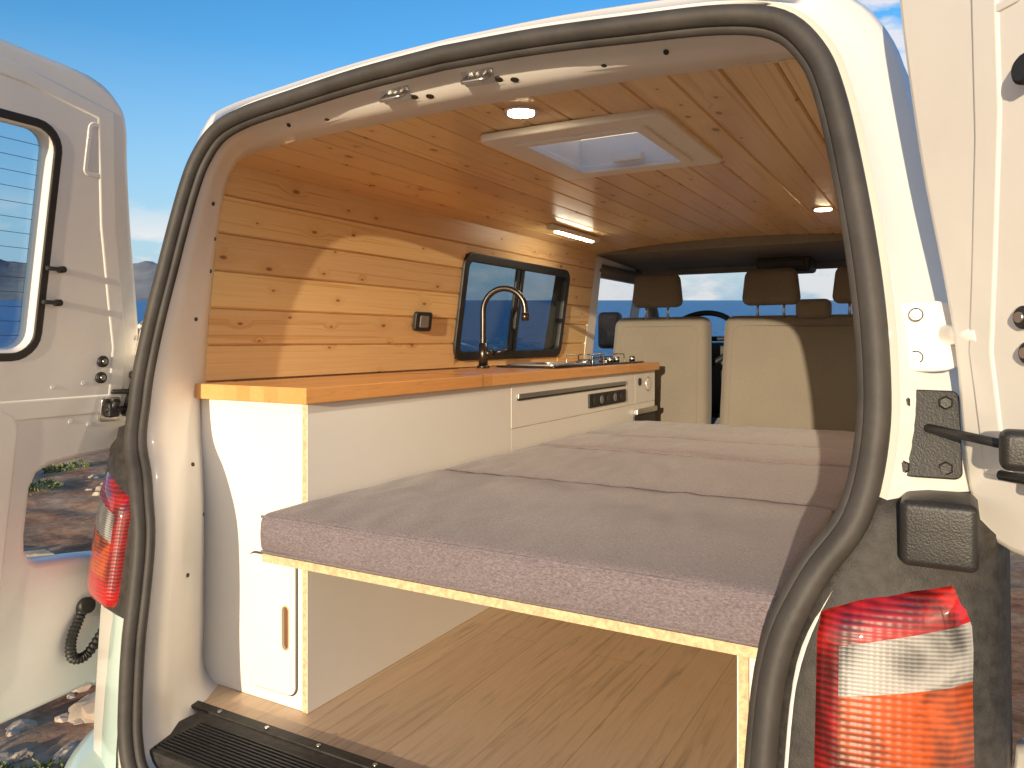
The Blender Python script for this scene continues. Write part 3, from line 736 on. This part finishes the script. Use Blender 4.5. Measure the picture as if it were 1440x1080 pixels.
m,nt,b=newmat('scrub_leaf')
g=N(nt,'ShaderNodeNewGeometry');r=ramp(nt,[(0.,(.08,.12,.03)),(.5,(.17,.22,.06)),(.85,(.28,.29,.11)),(1.,(.38,.34,.17))]);L(nt,g,'Random Per Island',r,'Fac');L(nt,r,0,b,'Base Color');b.inputs['Roughness'].default_value=.8
vs=[];fs=[]
for i,(x,y,d) in enumerate(scatter(620,2.4,18,1.3)):
    if noise.noise(Vector((x*.5,y*.5,3)))<.0: continue
    u=(d-2)/16
    R=random.uniform(.07,.20)*(1+u*1.2); H=R*random.uniform(.25,.5); gz=ground_z(x,y)
    for k in range(190):
        th=random.uniform(0,6.28); rr_=R*math.sqrt(random.random()); hh=H*(1-(rr_/R)**2)*random.uniform(.2,1.1)
        p=Vector((x+rr_*math.cos(th)*(1+.3*math.sin(3*th+i)),y+rr_*math.sin(th),gz+hh))
        s=random.uniform(.006,.014)*(1+u*1.6)
        a=Vector((random.gauss(0,1),random.gauss(0,1),random.gauss(0,.6)+.8)).normalized(); bb=a.cross(Vector((random.gauss(0,1),random.gauss(0,1),0))).normalized()
        n0=len(vs);vs+= [p-bb*s*.4,p+bb*s*.4,p+a*s*2.2+bb*s*.2,p+a*s*2.2-bb*s*.2];fs.append((n0,n0+1,n0+2,n0+3))
me=bpy.data.meshes.new('scrub_bushes');me.from_pydata([tuple(v) for v in vs],[],fs);me.materials.append(m);link(bpy.data.objects.new('scrub_bushes',me),None)
# sea
m,nt,b=newmat('sea_water')
b.inputs['Roughness'].default_value=.35;b.inputs['Specular IOR Level'].default_value=.12
tc=N(nt,'ShaderNodeTexCoord');hs=[]
for s,d in ((.9,6.),(.12,5.)):
    mp=N(nt,'ShaderNodeMapping');mp.inputs['Scale'].default_value=(1,.6,1);L(nt,tc,'Object',mp,0)
    n=N(nt,'ShaderNodeTexNoise',Scale=s,Detail=d,Roughness=.65);L(nt,mp,0,n,'Vector');hs.append(n.outputs['Fac'])
h=math_(nt,'ADD',hs[0],math_(nt,'MULTIPLY',hs[1],5.))
bp=N(nt,'ShaderNodeBump',Strength=1.,Distance=.5);nt.links.new(h,bp.inputs['Height']);L(nt,bp,0,b,'Normal')
rc=ramp(nt,[(.35,(.018,.12,.33)),(.65,(.04,.22,.50))]);nt.links.new(hs[0],rc.inputs[0]);L(nt,rc,0,b,'Base Color')
mesh('sea',[(-16000,-16000,-4.),(16000,-16000,-4.),(16000,16000,-4.),(-16000,16000,-4.)],[(0,1,2,3)],m,None)
# hills across the bay
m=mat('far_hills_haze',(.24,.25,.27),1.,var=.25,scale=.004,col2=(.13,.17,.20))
vs=[];fs=[];K=170
for i in range(K+1):
    br=math.radians(112-i*70/K); D=7000
    hgt=470*max(0,min(1,(i/K)*8))*max(0,min(1,(K-i)/K*7))*(.80+.55*noise.fractal(Vector((i*.06,3,0)),1.,2.,5))
    for j in range(8):
        f=j/7; rr2=D+f*1600; vs.append((-math.sin(br)*rr2+CAM.x,math.cos(br)*rr2+CAM.y,-6+hgt*f*(1+.35*noise.fractal(Vector((i*.16,j*.8,0)),1.,2.,4)*(1-.5*f))))
for i in range(K):
    for j in range(7): fs.append((i*8+j,i*8+j+1,(i+1)*8+j+1,(i+1)*8+j))
mesh('hills',vs,fs,m,None,True)

# ================================================================== LIGHT
EL=math.radians(10.8); AZ=math.radians(9.0)
trav=Vector((-math.sin(AZ)*math.cos(EL),math.cos(AZ)*math.cos(EL),-math.sin(EL)))
sd=bpy.data.lights.new('sun','SUN');sd.energy=5.0;sd.angle=math.radians(.53);sd.color=(1,.82,.58)
so_=bpy.data.objects.new('sun',sd);COL.objects.link(so_);so_.rotation_euler=trav.to_track_quat('-Z','Y').to_euler()
for i,(x,y) in enumerate(((.05,.33),(.455,1.82))):
    ld=bpy.data.lights.new('spotlight_glow','SPOT');ld.energy=10;ld.spot_size=math.radians(160);ld.spot_blend=.6;ld.color=(1,.84,.6);ld.shadow_soft_size=.03
    lo=bpy.data.objects.new('spotlight_glow',ld);COL.objects.link(lo);lo.matrix_world=VAN@Matrix.Translation((x,y,cz(x)-.02))
W=bpy.data.worlds.new('World');scn.world=W;W.use_nodes=True;nt=W.node_tree;bg=nt.nodes['Background']
sk=N(nt,'ShaderNodeTexSky');sk.sky_type='NISHITA';sk.sun_disc=False;sk.sun_elevation=EL;sk.sun_rotation=math.radians(171);sk.air_density=1.;sk.dust_density=.4;sk.ozone_density=3.
tc=N(nt,'ShaderNodeTexCoord');sp=N(nt,'ShaderNodeSeparateXYZ');L(nt,tc,'Generated',sp,0)
mp=N(nt,'ShaderNodeMapping');mp.inputs['Scale'].default_value=(1,1,2.6);L(nt,tc,'Generated',mp,0)
n=N(nt,'ShaderNodeTexNoise',Scale=7.,Detail=8.,Roughness=.58);L(nt,mp,0,n,'Vector')
cr=ramp(nt,[(.47,0.),(.57,1.)]);L(nt,n,'Fac',cr,'Fac')
low=ramp(nt,[(.0,1.),(.07,1.),(.125,0.)]);L(nt,sp,2,low,'Fac')
fac=math_(nt,'MULTIPLY',cr.outputs[0],low.outputs[0])
vm=N(nt,'ShaderNodeVectorMath',operation='DISTANCE');L(nt,tc,'Generated',vm,0);vm.inputs[1].default_value=(.02,.93,.30)
rk=ramp(nt,[(.10,1.),(.30,0.)]);nt.links.new(vm.outputs['Value'],rk.inputs[0])
fac=math_(nt,'MAXIMUM',fac,math_(nt,'MULTIPLY',cr.outputs[0],rk.outputs[0]));fac=math_(nt,'MULTIPLY',fac,.8)
hs_=N(nt,'ShaderNodeHueSaturation',Saturation=1.25,Value=1.4);L(nt,sk,0,hs_,'Color')
hz=ramp(nt,[(.0,.9),(.06,.72),(.30,.0)]);L(nt,sp,2,hz,'Fac')
hzc=mix_(nt,hz.outputs[0],hs_.outputs[0],(2.7,3.9,5.3))
# warm glow added on the sun's side of the sky as fill light
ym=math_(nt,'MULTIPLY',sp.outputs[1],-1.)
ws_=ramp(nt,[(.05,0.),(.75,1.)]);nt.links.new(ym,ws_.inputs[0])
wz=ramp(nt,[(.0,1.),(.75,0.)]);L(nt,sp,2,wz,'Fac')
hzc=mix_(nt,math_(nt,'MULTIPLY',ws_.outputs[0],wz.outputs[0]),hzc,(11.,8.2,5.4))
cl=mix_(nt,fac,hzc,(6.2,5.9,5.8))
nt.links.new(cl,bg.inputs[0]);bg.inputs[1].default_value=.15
# ================================================================== CAMERA
cd=bpy.data.cameras.new('camera');cd.lens=27.05;cd.sensor_width=36;cd.shift_y=-60/1440;cd.clip_start=.02;cd.clip_end=40000
co=bpy.data.objects.new('camera',cd);COL.objects.link(co)
co.matrix_world=VAN@Matrix.Translation(CAM)@Matrix.Rotation(YAW,4,'Z')@Matrix.Rotation(math.radians(90),4,'X')
scn.camera=co
scn.view_settings.view_transform='Standard';scn.view_settings.look='None';scn.view_settings.exposure=0
print('done')
